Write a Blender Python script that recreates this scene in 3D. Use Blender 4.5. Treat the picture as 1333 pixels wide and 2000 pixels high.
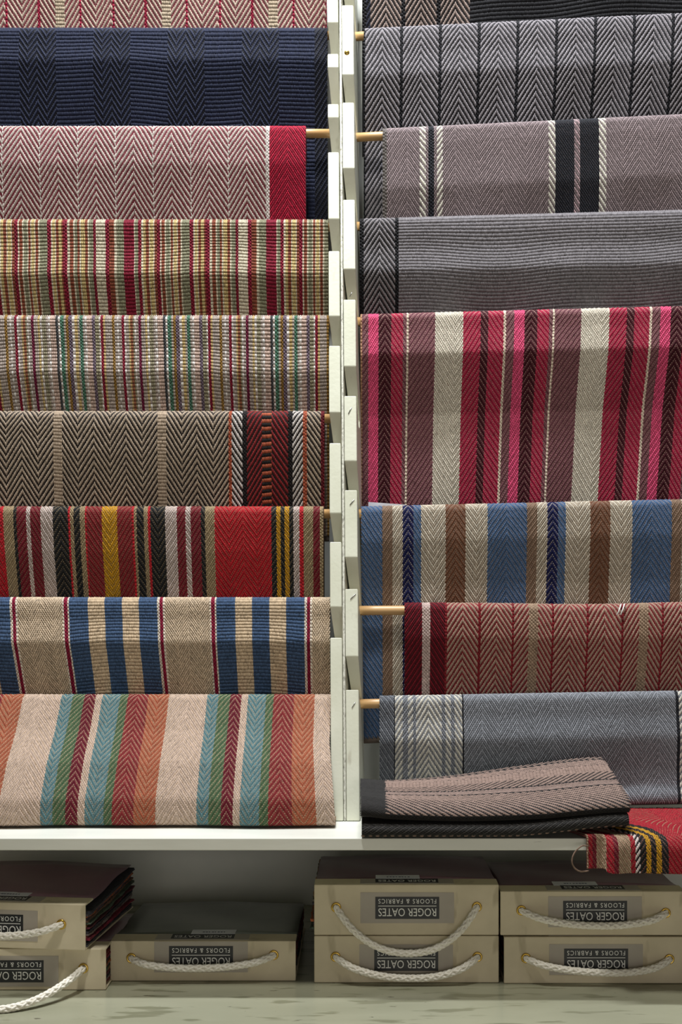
import bpy, bmesh, math, random
import numpy as np
from mathutils import Vector, Matrix

random.seed(7)
rng = np.random.default_rng(7)
for o in list(bpy.data.objects):
    bpy.data.objects.remove(o)
scene = bpy.context.scene
COL = scene.collection

# ------------------------------------------------------------------ camera, world, lights, exposure
K = 0.0008            # metres per photo pixel in the plane of the shelf's front edge (Y = 0)
D = 1.9               # camera distance from that plane
VX, VY = 720.0, 1150.0
HC = 0.39             # camera height above the shelf
XC = (VX - 666.5) * K

cam_d = bpy.data.cameras.new('camera')
cam = bpy.data.objects.new('camera', cam_d)
COL.objects.link(cam)
cam.location = (XC, -D, HC)
cam.rotation_euler = (math.pi / 2, 0, 0)
cam_d.sensor_fit = 'HORIZONTAL'
cam_d.sensor_width = 24.0
cam_d.lens = 24.0 * D / (1333 * K)
cam_d.shift_x = (666.5 - VX) / 1333.0
cam_d.shift_y = (VY - 1000.0) / 1333.0
cam_d.clip_start = 0.05
scene.camera = cam

world = bpy.data.worlds.new('World')
scene.world = world
world.use_nodes = True
bg = world.node_tree.nodes['Background']
bg.inputs[0].default_value = (1.0, 0.93, 0.84, 1)
bg.inputs[1].default_value = 0.055


def area(name, loc, target, sx, sy, watts, color):
    l = bpy.data.lights.new(name, 'AREA')
    l.shape = 'RECTANGLE'
    l.size, l.size_y = sx, sy
    l.energy = watts
    l.color = color
    o = bpy.data.objects.new(name, l)
    COL.objects.link(o)
    o.location = loc
    d = Vector(target) - Vector(loc)
    o.rotation_euler = d.to_track_quat('-Z', 'Y').to_euler()
    return o


area('ceiling_strip_light', (-0.05, 0.02, 3.0), (-0.05, 0.16, 0.5), 0.9, 0.10, 92, (0.93, 0.96, 1.0))
area('ceiling_front_light', (-0.25, -0.95, 3.3), (0.0, 0.15, 0.4), 0.35, 0.35, 62, (1.0, 0.98, 0.92))
area('warm_front_fill', (0.5, -3.6, 0.25), (0.0, 0.2, -0.1), 2.4, 1.2, 19, (1.0, 0.93, 0.84))  # added fill lamp, low in front, brightens the books under the shelf

scene.view_settings.view_transform = 'Standard'
scene.view_settings.look = 'None'
scene.view_settings.exposure = 0.0
scene.view_settings.gamma = 1.0
scene.view_settings.use_curve_mapping = False


# ------------------------------------------------------------------ helpers
def sc(Y):
    return K * (1 + Y / D)


def px2x(px, Y):
    return XC + (px - VX) * sc(Y)


def py2z(py, Y):
    return HC + (VY - py) * sc(Y)


def at(px, py, Y):
    return Vector((px2x(px, Y), Y, py2z(py, Y)))


def lin(c):
    r = []
    for v in c:
        v = v / 255.0
        r.append(v / 12.92 if v <= 0.04045 else ((v + 0.055) / 1.055) ** 2.4)
    return tuple(r)


def tag(o, label, cat, group=None):
    o['label'] = label
    o['category'] = cat
    if group:
        o['group'] = group
    return o


def empty(name, loc=(0, 0, 0), parent=None):
    o = bpy.data.objects.new(name, None)
    COL.objects.link(o)
    o.location = loc
    o.empty_display_size = 0.03
    if parent:
        o.parent = parent
    return o


def link(name, me, mat=None, parent=None, label=None):
    o = bpy.data.objects.new(name, me)
    COL.objects.link(o)
    if mat is not None and not me.materials:
        me.materials.append(mat)
    if parent is not None:
        o.parent = parent
    if label:
        o['label'] = label
    return o


def mesh_np(name, verts, faces, cols=None, smooth=True):
    """verts (N,3), faces (M,4) quads; cols (N,3) linear"""
    me = bpy.data.meshes.new(name)
    n, m = len(verts), len(faces)
    k = faces.shape[1]
    me.vertices.add(n)
    me.vertices.foreach_set('co', np.ascontiguousarray(verts, dtype=np.float32).ravel())
    me.loops.add(m * k)
    me.loops.foreach_set('vertex_index', np.ascontiguousarray(faces, dtype=np.int32).ravel())
    me.polygons.add(m)
    me.polygons.foreach_set('loop_start', np.arange(0, m * k, k, dtype=np.int32))
    me.polygons.foreach_set('loop_total', np.full(m, k, dtype=np.int32))
    me.polygons.foreach_set('use_smooth', np.full(m, smooth, dtype=bool))
    me.update(calc_edges=True)
    if cols is not None:
        a = me.attributes.new('yarn', 'FLOAT_COLOR', 'POINT')
        c4 = np.ones((n, 4), dtype=np.float32)
        c4[:, :3] = cols
        a.data.foreach_set('color', c4.ravel())
    return me


def bm_mesh(name, bm, smooth=False):
    bmesh.ops.recalc_face_normals(bm, faces=bm.faces[:])
    me = bpy.data.meshes.new(name)
    bm.to_mesh(me)
    bm.free()
    if smooth:
        for p in me.polygons:
            p.use_smooth = True
    return me


def add_box(bm, x0, x1, y0, y1, z0, z1, bevel=0.0):
    r = bmesh.ops.create_cube(bm, size=1.0)
    vs = r['verts']
    for v in vs:
        v.co = Vector(((x0 + x1) / 2 + v.co.x * (x1 - x0), (y0 + y1) / 2 + v.co.y * (y1 - y0),
                       (z0 + z1) / 2 + v.co.z * (z1 - z0)))
    if bevel > 0:
        es = list({e for v in vs for e in v.link_edges})
        bmesh.ops.bevel(bm, geom=es, offset=bevel, segments=2, profile=0.6, affect='EDGES')


def box(name, x0, x1, y0, y1, z0, z1, mat, parent=None, bevel=0.0015, label=None):
    bm = bmesh.new()
    add_box(bm, x0, x1, y0, y1, z0, z1, bevel)
    return link(name, bm_mesh(name, bm), mat, parent, label)


def tube_mesh(name, pts, rad, sides=10, cap=True):
    pts = [Vector(p) for p in pts]
    n = len(pts)
    rads = rad if isinstance(rad, (list, tuple)) else [rad] * n
    bm = bmesh.new()
    rings = []
    up = None
    for i, p in enumerate(pts):
        t = (pts[min(i + 1, n - 1)] - pts[max(i - 1, 0)]).normalized()
        if up is None:
            up = t.orthogonal().normalized()
        else:
            up = (up - t * up.dot(t)).normalized()
        b = t.cross(up)
        rings.append([bm.verts.new(p + (up * math.cos(a) + b * math.sin(a)) * rads[i])
                      for a in [2 * math.pi * j / sides for j in range(sides)]])
    for i in range(n - 1):
        for j in range(sides):
            bm.faces.new((rings[i][j], rings[i][(j + 1) % sides], rings[i + 1][(j + 1) % sides], rings[i + 1][j]))
    if cap:
        bm.faces.new(rings[0][::-1])
        bm.faces.new(rings[-1])
    return bm_mesh(name, bm, True)


# ------------------------------------------------------------------ materials
def new_mat(name):
    m = bpy.data.materials.new(name)
    m.use_nodes = True
    nt = m.node_tree
    b = nt.nodes['Principled BSDF']
    return m, nt, b


def noise_mat(name, c1, c2, scale=30, rough=0.6, bump=0.1, stretch=(1, 1, 1), detail=6, ramp=(0.35, 0.65),
              spots=None, metallic=0.0, bscale=None):
    m, nt, b = new_mat(name)
    tc = nt.nodes.new('ShaderNodeTexCoord')
    mp = nt.nodes.new('ShaderNodeMapping')
    mp.inputs['Scale'].default_value = stretch
    nt.links.new(tc.outputs['Object'], mp.inputs['Vector'])
    nz = nt.nodes.new('ShaderNodeTexNoise')
    nz.inputs['Scale'].default_value = scale
    nz.inputs['Detail'].default_value = detail
    nt.links.new(mp.outputs[0], nz.inputs['Vector'])
    cr = nt.nodes.new('ShaderNodeValToRGB')
    cr.color_ramp.elements[0].position = ramp[0]
    cr.color_ramp.elements[1].position = ramp[1]
    cr.color_ramp.elements[0].color = (*lin(c1), 1)
    cr.color_ramp.elements[1].color = (*lin(c2), 1)
    nt.links.new(nz.outputs['Fac'], cr.inputs['Fac'])
    out = cr.outputs[0]
    if spots:
        for (scol, sscale, thr, strch) in spots:
            mp2 = nt.nodes.new('ShaderNodeMapping')
            mp2.inputs['Scale'].default_value = strch
            nt.links.new(tc.outputs['Object'], mp2.inputs['Vector'])
            n2 = nt.nodes.new('ShaderNodeTexNoise')
            n2.inputs['Scale'].default_value = sscale
            n2.inputs['Detail'].default_value = 3
            nt.links.new(mp2.outputs[0], n2.inputs['Vector'])
            mr = nt.nodes.new('ShaderNodeMapRange')
            mr.inputs['From Min'].default_value = thr
            mr.inputs['From Max'].default_value = thr + 0.06
            nt.links.new(n2.outputs['Fac'], mr.inputs['Value'])
            mx = nt.nodes.new('ShaderNodeMix')
            mx.data_type = 'RGBA'
            nt.links.new(mr.outputs[0], mx.inputs['Factor'])
            nt.links.new(out, mx.inputs['A'])
            mx.inputs['B'].default_value = (*lin(scol), 1)
            out = mx.outputs['Result']
    nt.links.new(out, b.inputs['Base Color'])
    b.inputs['Roughness'].default_value = rough
    b.inputs['Metallic'].default_value = metallic
    if bump > 0:
        bp = nt.nodes.new('ShaderNodeBump')
        bp.inputs['Strength'].default_value = bump
        bp.inputs['Distance'].default_value = 0.002
        if bscale:
            n3 = nt.nodes.new('ShaderNodeTexNoise')
            n3.inputs['Scale'].default_value = bscale
            nt.links.new(mp.outputs[0], n3.inputs['Vector'])
            nt.links.new(n3.outputs['Fac'], bp.inputs['Height'])
        else:
            nt.links.new(nz.outputs['Fac'], bp.inputs['Height'])
        nt.links.new(bp.outputs[0], b.inputs['Normal'])
    return m


def yarn_material():
    m, nt, b = new_mat('wool_yarn')
    at_ = nt.nodes.new('ShaderNodeAttribute')
    at_.attribute_name = 'yarn'
    tc = nt.nodes.new('ShaderNodeTexCoord')
    nz = nt.nodes.new('ShaderNodeTexNoise')
    nz.inputs['Scale'].default_value = 1500
    nz.inputs['Detail'].default_value = 2
    nt.links.new(tc.outputs['Object'], nz.inputs['Vector'])
    mr = nt.nodes.new('ShaderNodeMapRange')
    mr.inputs['To Min'].default_value = 0.78
    mr.inputs['To Max'].default_value = 1.2
    nt.links.new(nz.outputs['Fac'], mr.inputs['Value'])
    mx = nt.nodes.new('ShaderNodeMix')
    mx.data_type = 'RGBA'
    mx.blend_type = 'MULTIPLY'
    mx.inputs['Factor'].default_value = 1.0
    nt.links.new(at_.outputs['Color'], mx.inputs['A'])
    nt.links.new(mr.outputs[0], mx.inputs['B'])
    nt.links.new(mx.outputs['Result'], b.inputs['Base Color'])
    b.inputs['Roughness'].default_value = 0.72
    b.inputs['Specular IOR Level'].default_value = 0.18
    b.inputs['Sheen Weight'].default_value = 0.03
    b.inputs['Sheen Roughness'].default_value = 0.4
    return m


YARN = yarn_material()
CLOTH = {}


def cloth_mat(c):
    if c not in CLOTH:
        d = tuple(max(0, v - 10) for v in c)
        CLOTH[c] = noise_mat('backing_cloth_%d_%d_%d' % c, d, c, 700, 0.95, 0.2)
    return CLOTH[c]


PAINT = noise_mat('painted_plywood', (218, 220, 198), (236, 238, 220), 9, 0.42, 0.12, (1, 1, 1), 8, (0.3, 0.7),
                  spots=[((206, 204, 184), 30, 0.64, (1, 1, 0.25)), ((90, 84, 70), 150, 0.755, (1, 1, 0.6))], bscale=160)
PAINT_EDGE = noise_mat('chipped_plywood_edge', (150, 148, 136), (228, 228, 214), 260, 0.6, 0.5, (1, 1, 0.5), 6, (0.3, 0.5))
SHELF = noise_mat('painted_shelf_wood', (216, 218, 208), (236, 237, 228), 12, 0.35, 0.1, (0.25, 1, 1), 8, (0.3, 0.7),
                  spots=[((120, 118, 100), 60, 0.74, (0.3, 1, 1))], bscale=140)
BASE = noise_mat('worn_painted_base', (138, 138, 116), (160, 160, 138), 7, 0.24, 0.06, (0.3, 1, 1), 8, (0.3, 0.7),
                 spots=[((124, 124, 102), 24, 0.57, (0.35, 1.6, 1)), ((84, 80, 64), 70, 0.70, (0.4, 1.2, 1)), ((48, 44, 36), 130, 0.74, (0.5, 1.2, 1))], bscale=60)
BACK = noise_mat('grey_back_panel', (206, 210, 204), (222, 224, 216), 6, 0.5, 0.04)
WALL = noise_mat('shop_wall_plaster', (190, 186, 176), (204, 200, 190), 5, 0.8, 0.05)
FLOOR = noise_mat('shop_floor', (120, 108, 92), (140, 128, 110), 4, 0.6, 0.05)
WOOD = noise_mat('pine_dowel', (172, 130, 82), (204, 164, 112), 40, 0.4, 0.05, (0.06, 1, 1), 5)
STEEL = noise_mat('staple_steel', (150, 150, 150), (190, 190, 190), 200, 0.3, 0.0, metallic=0.9)
BRASS = noise_mat('brass', (196, 160, 70), (220, 186, 96), 100, 0.25, 0.0, metallic=0.9)
LINEN = noise_mat('cream_book_linen', (196, 184, 156), (214, 202, 174), 14, 0.6, 0.08, (1, 1, 1), 8, (0.3, 0.7),
                  spots=[((182, 170, 142), 22, 0.66, (1, 1, 0.4))], bscale=900)
COVER_PLUM = noise_mat('plum_cover_sheet', (118, 88, 100), (138, 106, 116), 10, 0.3, 0.05)
COVER_GREEN = noise_mat('grey_green_cover_sheet', (108, 114, 108), (126, 132, 126), 10, 0.3, 0.05)
STICKER = noise_mat('grey_sticker', (164, 156, 144), (172, 164, 152), 20, 0.35, 0.0)
BLACK = noise_mat('black_label_ink', (24, 26, 30), (30, 32, 36), 30, 0.4, 0.0)
WHITE = noise_mat('white_print', (226, 226, 222), (234, 234, 230), 30, 0.5, 0.0)
PAPER = noise_mat('white_paper', (214, 216, 226), (226, 228, 236), 30, 0.6, 0.0)
PAPER_INK = noise_mat('paper_print_ink', (70, 76, 110), (90, 96, 126), 30, 0.6, 0.0)
ROPE = noise_mat('white_cotton_rope', (226, 220, 206), (244, 240, 230), 300, 0.8, 0.2)
TWINE = noise_mat('brown_thread', (104, 84, 70), (130, 108, 92), 300, 0.9, 0.2)

# ------------------------------------------------------------------ the setting
bm = bmesh.new()
add_box(bm, -3, 3, 0.95, 1.05, -1.0, 3.4)
w = link('wall_back', bm_mesh('wall_back', bm), WALL)
w['kind'] = 'structure'
bm = bmesh.new()
add_box(bm, -3, 3, -4.2, 1.05, -1.05, -0.62)
w = link('floor', bm_mesh('floor', bm), FLOOR)
w['kind'] = 'structure'

# ------------------------------------------------------------------ the rack: shelf, base, back, uprights
ZB = HC - (1920 - VY) * sc(0.07)          # top of the base the sample books stand on
LEAN = 0.19
YB0 = 0.138                               # where the uprights' front edge meets the shelf
XL, XR = px2x(-205, 0.2), px2x(1530, 0.2)


def yfront(z):
    return YB0 + LEAN * z


def to_rack(o):
    return o


ZS = HC - (1661 - VY) * sc(0)             # underside of the shelf
o = box('shelf', XL - 0.03, XR + 0.03, 0.0, 0.559, ZS, 0.0, SHELF, bevel=0.0012)
tag(o, 'pale painted wooden shelf board between the hanging rugs and the sample books', 'shelf')
o = box('base_cabinet', XL - 0.03, XR + 0.03, -0.42, 0.559, -0.62, ZB, BASE, bevel=0.003)
tag(o, 'worn greenish painted base under the sample books', 'base')
o = box('wall_panel', XL - 0.03, XR + 0.03, 0.56, 0.58, -0.62, 1.75, BACK, bevel=0.001)
o.name = 'wall_rack'
o['kind'] = 'structure'


def upright(name, px_bot, px_top, width, slots, ztop=1.62, mat=PAINT, depth=0.085, yaw=math.radians(5.0),
            slot_depth=0.047, drop=0.052):
    """notched board: side profile in (depth d, height z), extruded across its width, leaning back.
    slots: list of (z_upper, z_lower, z of the notch's floor); each slot runs down and back to its floor."""
    prof = [(0.0, 0.001)]
    # go up along the front edge
    for (zu, zl, zfl) in sorted(slots, key=lambda t: t[1]):
        prof.append((0.0, zl))
        prof.append((slot_depth - 0.007, zfl + 0.003))
        prof.append((slot_depth + 0.003, zfl))
        prof.append((slot_depth + 0.012, zfl + 0.003))
        prof.append((slot_depth + 0.014, zfl + 0.014))
        prof.append((0.0, zu))
    prof += [(0.0, ztop), (depth, ztop), (depth, 0.001)]
    xb = px2x(px_bot, YB0)
    xt = px2x(px_top, yfront(1.40))
    bm = bmesh.new()
    faces = []
    for side in (0, 1):
        vs = []
        for (d, z) in prof:
            x = xb + (xt - xb) * z / 1.40 + side * width + math.tan(yaw) * d
            if side == 0 and 0 < d < depth:      # the notches are sawn slightly askew
                x += 0.085 * d
            vs.append(bm.verts.new((x, yfront(z) + d, z)))
        faces.append(vs)
    bm.faces.new(faces[0])
    bm.faces.new(faces[1][::-1])
    n = len(prof)
    for i in range(n):
        j = (i + 1) % n
        bm.faces.new((faces[0][i], faces[1][i], faces[1][j], faces[0][j]))
    bmesh.ops.recalc_face_normals(bm, faces=bm.faces[:])
    o = link(name, bm_mesh(name, bm), mat)
    bv = o.modifiers.new('worn_edges', 'BEVEL')
    bv.width = 0.0014
    bv.segments = 2
    bv.limit_method = 'ANGLE'
    to_rack(o)
    return o


def zf(py):
    """height of the point on the uprights' leaning front face that shows at photo row py"""
    z = 0.5
    for _ in range(30):
        z = py2z(py, yfront(z))
    return z


L_SLOTS = [(43, 105), (131, 203), (229, 297), (427, 490), (617, 675), (805, 865), (1002, 1058), (1185, 1245)]
R_SLOTS = [(-45, 10), (145, 200), (328, 390), (525, 585), (715, 773), (900, 957), (1088, 1150), (1282, 1347)]
R_TOPS = {10: 57, 200: 252, 390: 428, 585: 614, 957: 989, 1150: 1177, 1347: 1359}


def rod_pos(top, r=0.0085):
    z = 0.5
    for _ in range(30):
        Y = yfront(z) + 0.05
        z = py2z(top, Y) - r - 0.0036 - 0.0015
    return Y, z


def notch(a, b):
    zl = zf(b)
    floor_z = rod_pos(R_TOPS[b])[1] - 0.0085 - 0.0006 if b in R_TOPS else zl - 0.052
    return (zf(a), zl, min(floor_z, zl - 0.012))


RN = [notch(a, b) for a, b in R_SLOTS]
up_l = upright('notched_upright', 647, 640, 0.0205, [(zf(a), zf(b), zf(b) - 0.052) for a, b in L_SLOTS])
tag(up_l, 'white painted notched upright board against the ends of the navy and pale rugs', 'upright', 'notched uprights')
up_m = upright('divider_strip', 671.6, 663.5, 0.0042, [], mat=PAINT_EDGE, depth=0.10)
tag(up_m, 'thin chipped white strip sandwiched between the two notched uprights', 'strip')
up_r = upright('notched_upright', 677.2, 668.5, 0.0222, RN)
tag(up_r, 'white painted notched upright board with brass pin and staples on its face', 'upright', 'notched uprights')
# the far end boards of the two racks, just outside the photograph
o = upright('notched_upright', -200, -210, 0.0225, RN)
tag(o, 'white end upright at the outer ends of the rods with the navy rug', 'upright', 'notched uprights')
o = upright('notched_upright', 1478, 1486, 0.0225, RN)
tag(o, 'white end upright at the outer ends of the rods with the grey chevron rug', 'upright', 'notched uprights')


def on_front(px, py, out=0.0):
    z = zf(py)
    y = yfront(z)
    return Vector((px2x(px, y), y - out, z + out * LEAN))


def staple(px, py, dx, dy):
    a, b = on_front(px - dx, py - dy, 0.0006), on_front(px + dx, py + dy, 0.0006)
    o = link('staple', tube_mesh('staple', [a + Vector((0, .003, 0)), a, b, b + Vector((0, .003, 0))], 0.0007, 6), STEEL)
    o.parent = up_r
    return o


for (a, b, c, d) in [(684, 802, 3, -6), (688, 981, 4, -5), (690, 1165, 5, -5), (691, 1377, 3, -5), (686, 575, 2, -4)]:
    staple(a, b, c, d)
bm = bmesh.new()
p = on_front(678, 103)
bmesh.ops.create_uvsphere(bm, u_segments=14, v_segments=8, radius=0.0052,
                          matrix=Matrix.Translation(p) @ Matrix.Scale(0.45, 4, (0, 1, 0)))
o = link('brass_pin', bm_mesh('brass_pin', bm, True), BRASS, up_r)

# ------------------------------------------------------------------ weaving
PITCH = 2.25
# a full stitch (12 triangles) and a small one (4 triangles)
FULL = (np.array([[r * 3 + c, r * 3 + c + 1, (r + 1) * 3 + c + 1, (r + 1) * 3 + c] for r in range(3) for c in range(2)]),
        np.tile(np.array([-0.5, 0.0, 0.5]), 4), np.repeat(np.array([-0.5, -0.27, 0.27, 0.5]), 3),
        np.array([0.0, .3, 0.0, .3, 1.0, .3, .3, 1.0, .3, 0.0, .3, 0.0]))
LITE = (np.array([[0, 1, 4], [1, 2, 4], [2, 3, 4], [3, 0, 4]]),
        np.array([-0.5, 0.5, 0.5, -0.5, 0.0]), np.array([-0.5, -0.5, 0.5, 0.5, 0.0]), np.array([0.0, 0, 0, 0, 1.0]))

WEAVES = {  # period, duty, step, pitch (photo px)
    'H': (14.2, 0.62, 3.55, 2.25), 'S': (14.2, 0.5, 3.55, 2.25), 'D': (13.8, 0.5, 3.45, 2.25), 'R': (6.9, 1.0, 0.0, 3.4),
    'W': (6.8, 1.0, 3.4, 3.3), 'A': (6.8, 1.0, 0.0, 3.3), 'B': (13.6, 0.5, 0.0, 3.2), 'K': (14.0, 0.5, 0.0, 3.6), 'F': (6.6, 1.0, 0.0, 2.9), 'N': (7.8, 1.0, 0.0, 2.6),
}


def weave(surface, segs, a0, b0, b1, px, colors, root, pitch=None, hgt=0.0015, jitter=0.10):
    """segs: (end, weave, colour A, colour B, direction, part) along the width, from a0, in photo px;
    surface(a, b, h) -> (N,3); px = metres per photo px at the rug; b0..b1 metres along the yarn."""
    groups = []          # (part name, [full stitches], [small stitches])
    x = a0
    phase = 0.0
    colidx = 0
    for sg in segs:
        end, wv, ca, cb, dr = sg[:5]
        part = sg[5] if len(sg) > 5 else 'stripe'
        if end <= x + 0.5:
            continue
        P, duty, step, pt = WEAVES[wv]
        if pitch and wv in 'RW':
            pt = pitch
        n = max(1, int(round((end - x) / pt)))
        w_ = (end - x) / n
        if not groups or part == 'stripe' or groups[-1][0] != part:
            groups.append((part, [], []))
        A, B = np.array(colors[ca]), np.array(colors[cb])
        for i in range(n):
            ch = dr[min(len(dr) - 1, int(i * len(dr) / n))] if dr else '-'
            sgn = {'u': -1.0, 'd': 1.0, '-': 0.0}[ch]
            if wv == 'W':
                ph = (colidx % 2) * step
            else:
                phase += sgn * step
                ph = phase if sgn else 0.0
            xm = (x + (i + 0.5) * w_)
            Pm = P * px
            k0, k1 = math.floor(b0 / Pm) - 1, math.ceil(b1 / Pm) + 1
            ks = np.arange(k0, k1)
            base = ks * Pm + (ph % P) * px
            if wv == 'H':
                items = [(base, duty * 1.04, A, 1.0, 1.2, 1), (base + Pm * 0.5, (1 - duty) * 1.05, B, 0.55, 1.25, 2)]
            elif wv == 'S':
                items = [(base, 0.47, A, 1.0, 1.15, 1), (base + Pm * 0.5, 0.47, B, 0.95, 1.15, 1)]
            elif wv == 'D':
                items = [(base, 0.52, A, 1.0, 1.25, 1), (base + Pm * 0.45, 0.46, A, 0.55, 1.35, 2),
                         (base + Pm * 0.58, 0.17, 0.9 * B + 0.1 * A, 0.8, 0.75, 2)]
            elif wv in 'KB':
                items = [(base, 0.52, A, 1.0, 1.05, 1), (base + Pm * 0.5, 0.5, B, 0.9, 1.05, 1)]
            else:
                items = [(base, 0.90 if wv == 'A' else 0.96, A, 1.0, 1.0 if wv == 'A' else 1.04, 1)]
            for (bc, du, c, hh, ww, kind) in items:
                bc = bc[(bc > b0) & (bc < b1)]
                N = len(bc)
                if N:
                    groups[-1][kind].append((np.full(N, xm * px), bc, np.full(N, w_ * px * ww), np.full(N, Pm * du),
                                             np.full(N, hh), np.tile(c, (N, 1)), np.full(N, sgn)))
            colidx += 1
        x = end
    objs = []
    for part, full, lite in groups:
        V_, F3, C_ = [], [], []
        nv = 0
        for arrs, (Ft, GU, GV, GH) in ((full, FULL), (lite, LITE)):
            if not arrs:
                continue
            a, b, w_, l_, h_, c_, g_ = [np.concatenate([t[i] for t in arrs]) for i in range(7)]
            N = len(a)
            k = len(GU)
            a = a + rng.normal(0, 0.05, N) * w_
            b = b + rng.normal(0, 0.025, N) * l_
            hj = hgt * h_ * (1 + rng.normal(0, 0.08, N))
            U = a[:, None] + w_[:, None] * GU[None, :] + g_[:, None] * GV[None, :] * 0.55 * w_[:, None]
            V = b[:, None] + l_[:, None] * GV[None, :]
            Hh = hj[:, None] * GH[None, :] + 0.0001
            V_.append(surface(U.ravel(), V.ravel(), Hh.ravel()))
            cc = np.clip(0.70 * c_ * (1 + rng.normal(0, jitter, N))[:, None], 0, 1)
            C_.append(np.repeat(cc, k, axis=0))
            f = (np.arange(N)[:, None, None] * k + Ft[None]).reshape(-1, Ft.shape[1]) + nv
            if f.shape[1] == 4:
                f = np.concatenate([f[:, [0, 1, 2]], f[:, [0, 2, 3]]])
            F3.append(f)
            nv += N * k
        if not V_:
            continue
        me = mesh_np(part, np.concatenate(V_), np.concatenate(F3), np.concatenate(C_))
        objs.append(link(part, me, YARN, root))
    return objs


def sheet(name, surface, a0, a1, na, b0, b1, nb, thick, mat, root):
    """cloth with real thickness: front at h=0, back at h=-thick, with closed rim"""
    A = np.linspace(a0, a1, na)
    B = np.linspace(b0, b1, nb)
    U, V = np.meshgrid(A, B, indexing='ij')
    f = surface(U.ravel(), V.ravel(), np.zeros(U.size))
    k = surface(U.ravel(), V.ravel(), np.full(U.size, -thick))
    v = np.concatenate([f, k])
    idx = np.arange(na * nb).reshape(na, nb)
    off = na * nb
    q = [np.stack([idx[:-1, :-1], idx[:-1, 1:], idx[1:, 1:], idx[1:, :-1]], -1).reshape(-1, 4)]
    q.append(q[0][:, ::-1] + off)
    for line, flip in ((idx[0, :], 0), (idx[-1, :], 1), (idx[:, 0], 1), (idx[:, -1], 0)):
        r = np.stack([line[:-1], line[:-1] + off, line[1:] + off, line[1:]], -1)
        q.append(r[:, ::-1] if flip else r)
    me = mesh_np(name, v, np.concatenate(q))
    return link(name, me, mat, root)


def smooth1(t, w):
    n = max(1, int(w))
    ker = np.exp(-0.5 * (np.arange(-3 * n, 3 * n + 1) / n) ** 2)
    ker /= ker.sum()
    pad = np.concatenate([np.full(3 * n, t[0]), t, np.full(3 * n, t[-1])])
    return np.convolve(pad, ker, 'valid')


class Drape:
    """rug over a rod: tilt list in photo px: [(length px, tilt deg), ...]; tilt > 0 comes towards the viewer"""
    def __init__(self, rod, r, px, tilts, back=0.075, bend=5, zslope=0.0, x0=0.0, sag=None, wob=0.0, drift=None, seed=0):
        ds = 0.0008
        q = r * math.pi / 2
        L = sum(t[0] for t in tilts) * px
        s = np.arange(-back, q + L + ds, ds)
        t = np.zeros_like(s)
        target = np.zeros_like(s)
        edges = np.cumsum([0] + [tt[0] * px for tt in tilts]) + q
        for (ln, td), e0 in zip(tilts, edges[:-1]):
            target[s >= e0] = td
        target[s < q] = tilts[0][1]
        target = smooth1(target, bend)
        f = np.clip(s / q, 0, 1)
        t = np.where(s >= 0, 90 * (1 - f) + target * f, 90 + 90 * np.clip(-s / q, 0, 1))
        t = np.where(s < -q, 178.0, t)
        t = np.radians(t)
        dy, dz = -np.sin(t) * ds, -np.cos(t) * ds
        i0 = int(np.argmin(np.abs(s)))
        y = np.cumsum(dy)
        z = np.cumsum(dz)
        self.y = y - y[i0] + rod[0]
        self.z = z - z[i0] + rod[1] + r
        self.s, self.t = s, t
        self.q, self.smax = q, s[-1]
        self.zslope, self.x0, self.sag, self.wob, self.drift, self.seed = zslope, x0, sag, wob, drift, seed

    def __call__(self, a, b, h):
        x = a.copy()
        g = np.clip((b - self.q) / 0.10, 0, 1.6)
        sd = self.seed
        bb = b + np.clip(b - self.q, 0, 0.05) * 0.10 * np.sin(x * 9 + sd * 1.7) + np.clip(b - self.q, 0, .05) * .06 * np.sin(x * 23 + sd)
        y = np.interp(bb, self.s, self.y)
        z = np.interp(bb, self.s, self.z)
        t = np.interp(bb, self.s, self.t)
        y = y - h * np.cos(t)
        z = z + h * np.sin(t)
        if self.wob:
            y = y + g * self.wob * (np.sin(x * 14 + sd * 2.1) * 0.6 + np.sin(x * 31 + sd * 3.3 + b * 18) * 0.4)
        z = z + self.zslope * (x - self.x0)
        if self.sag is not None:
            z = z + self.sag(x)
        if self.drift is not None:
            x = x + self.drift(x, np.clip(b, 0, 1))
        return np.stack([x, y, z], -1)


ROD_R = 0.0085
RUG_T = 0.0036


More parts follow.
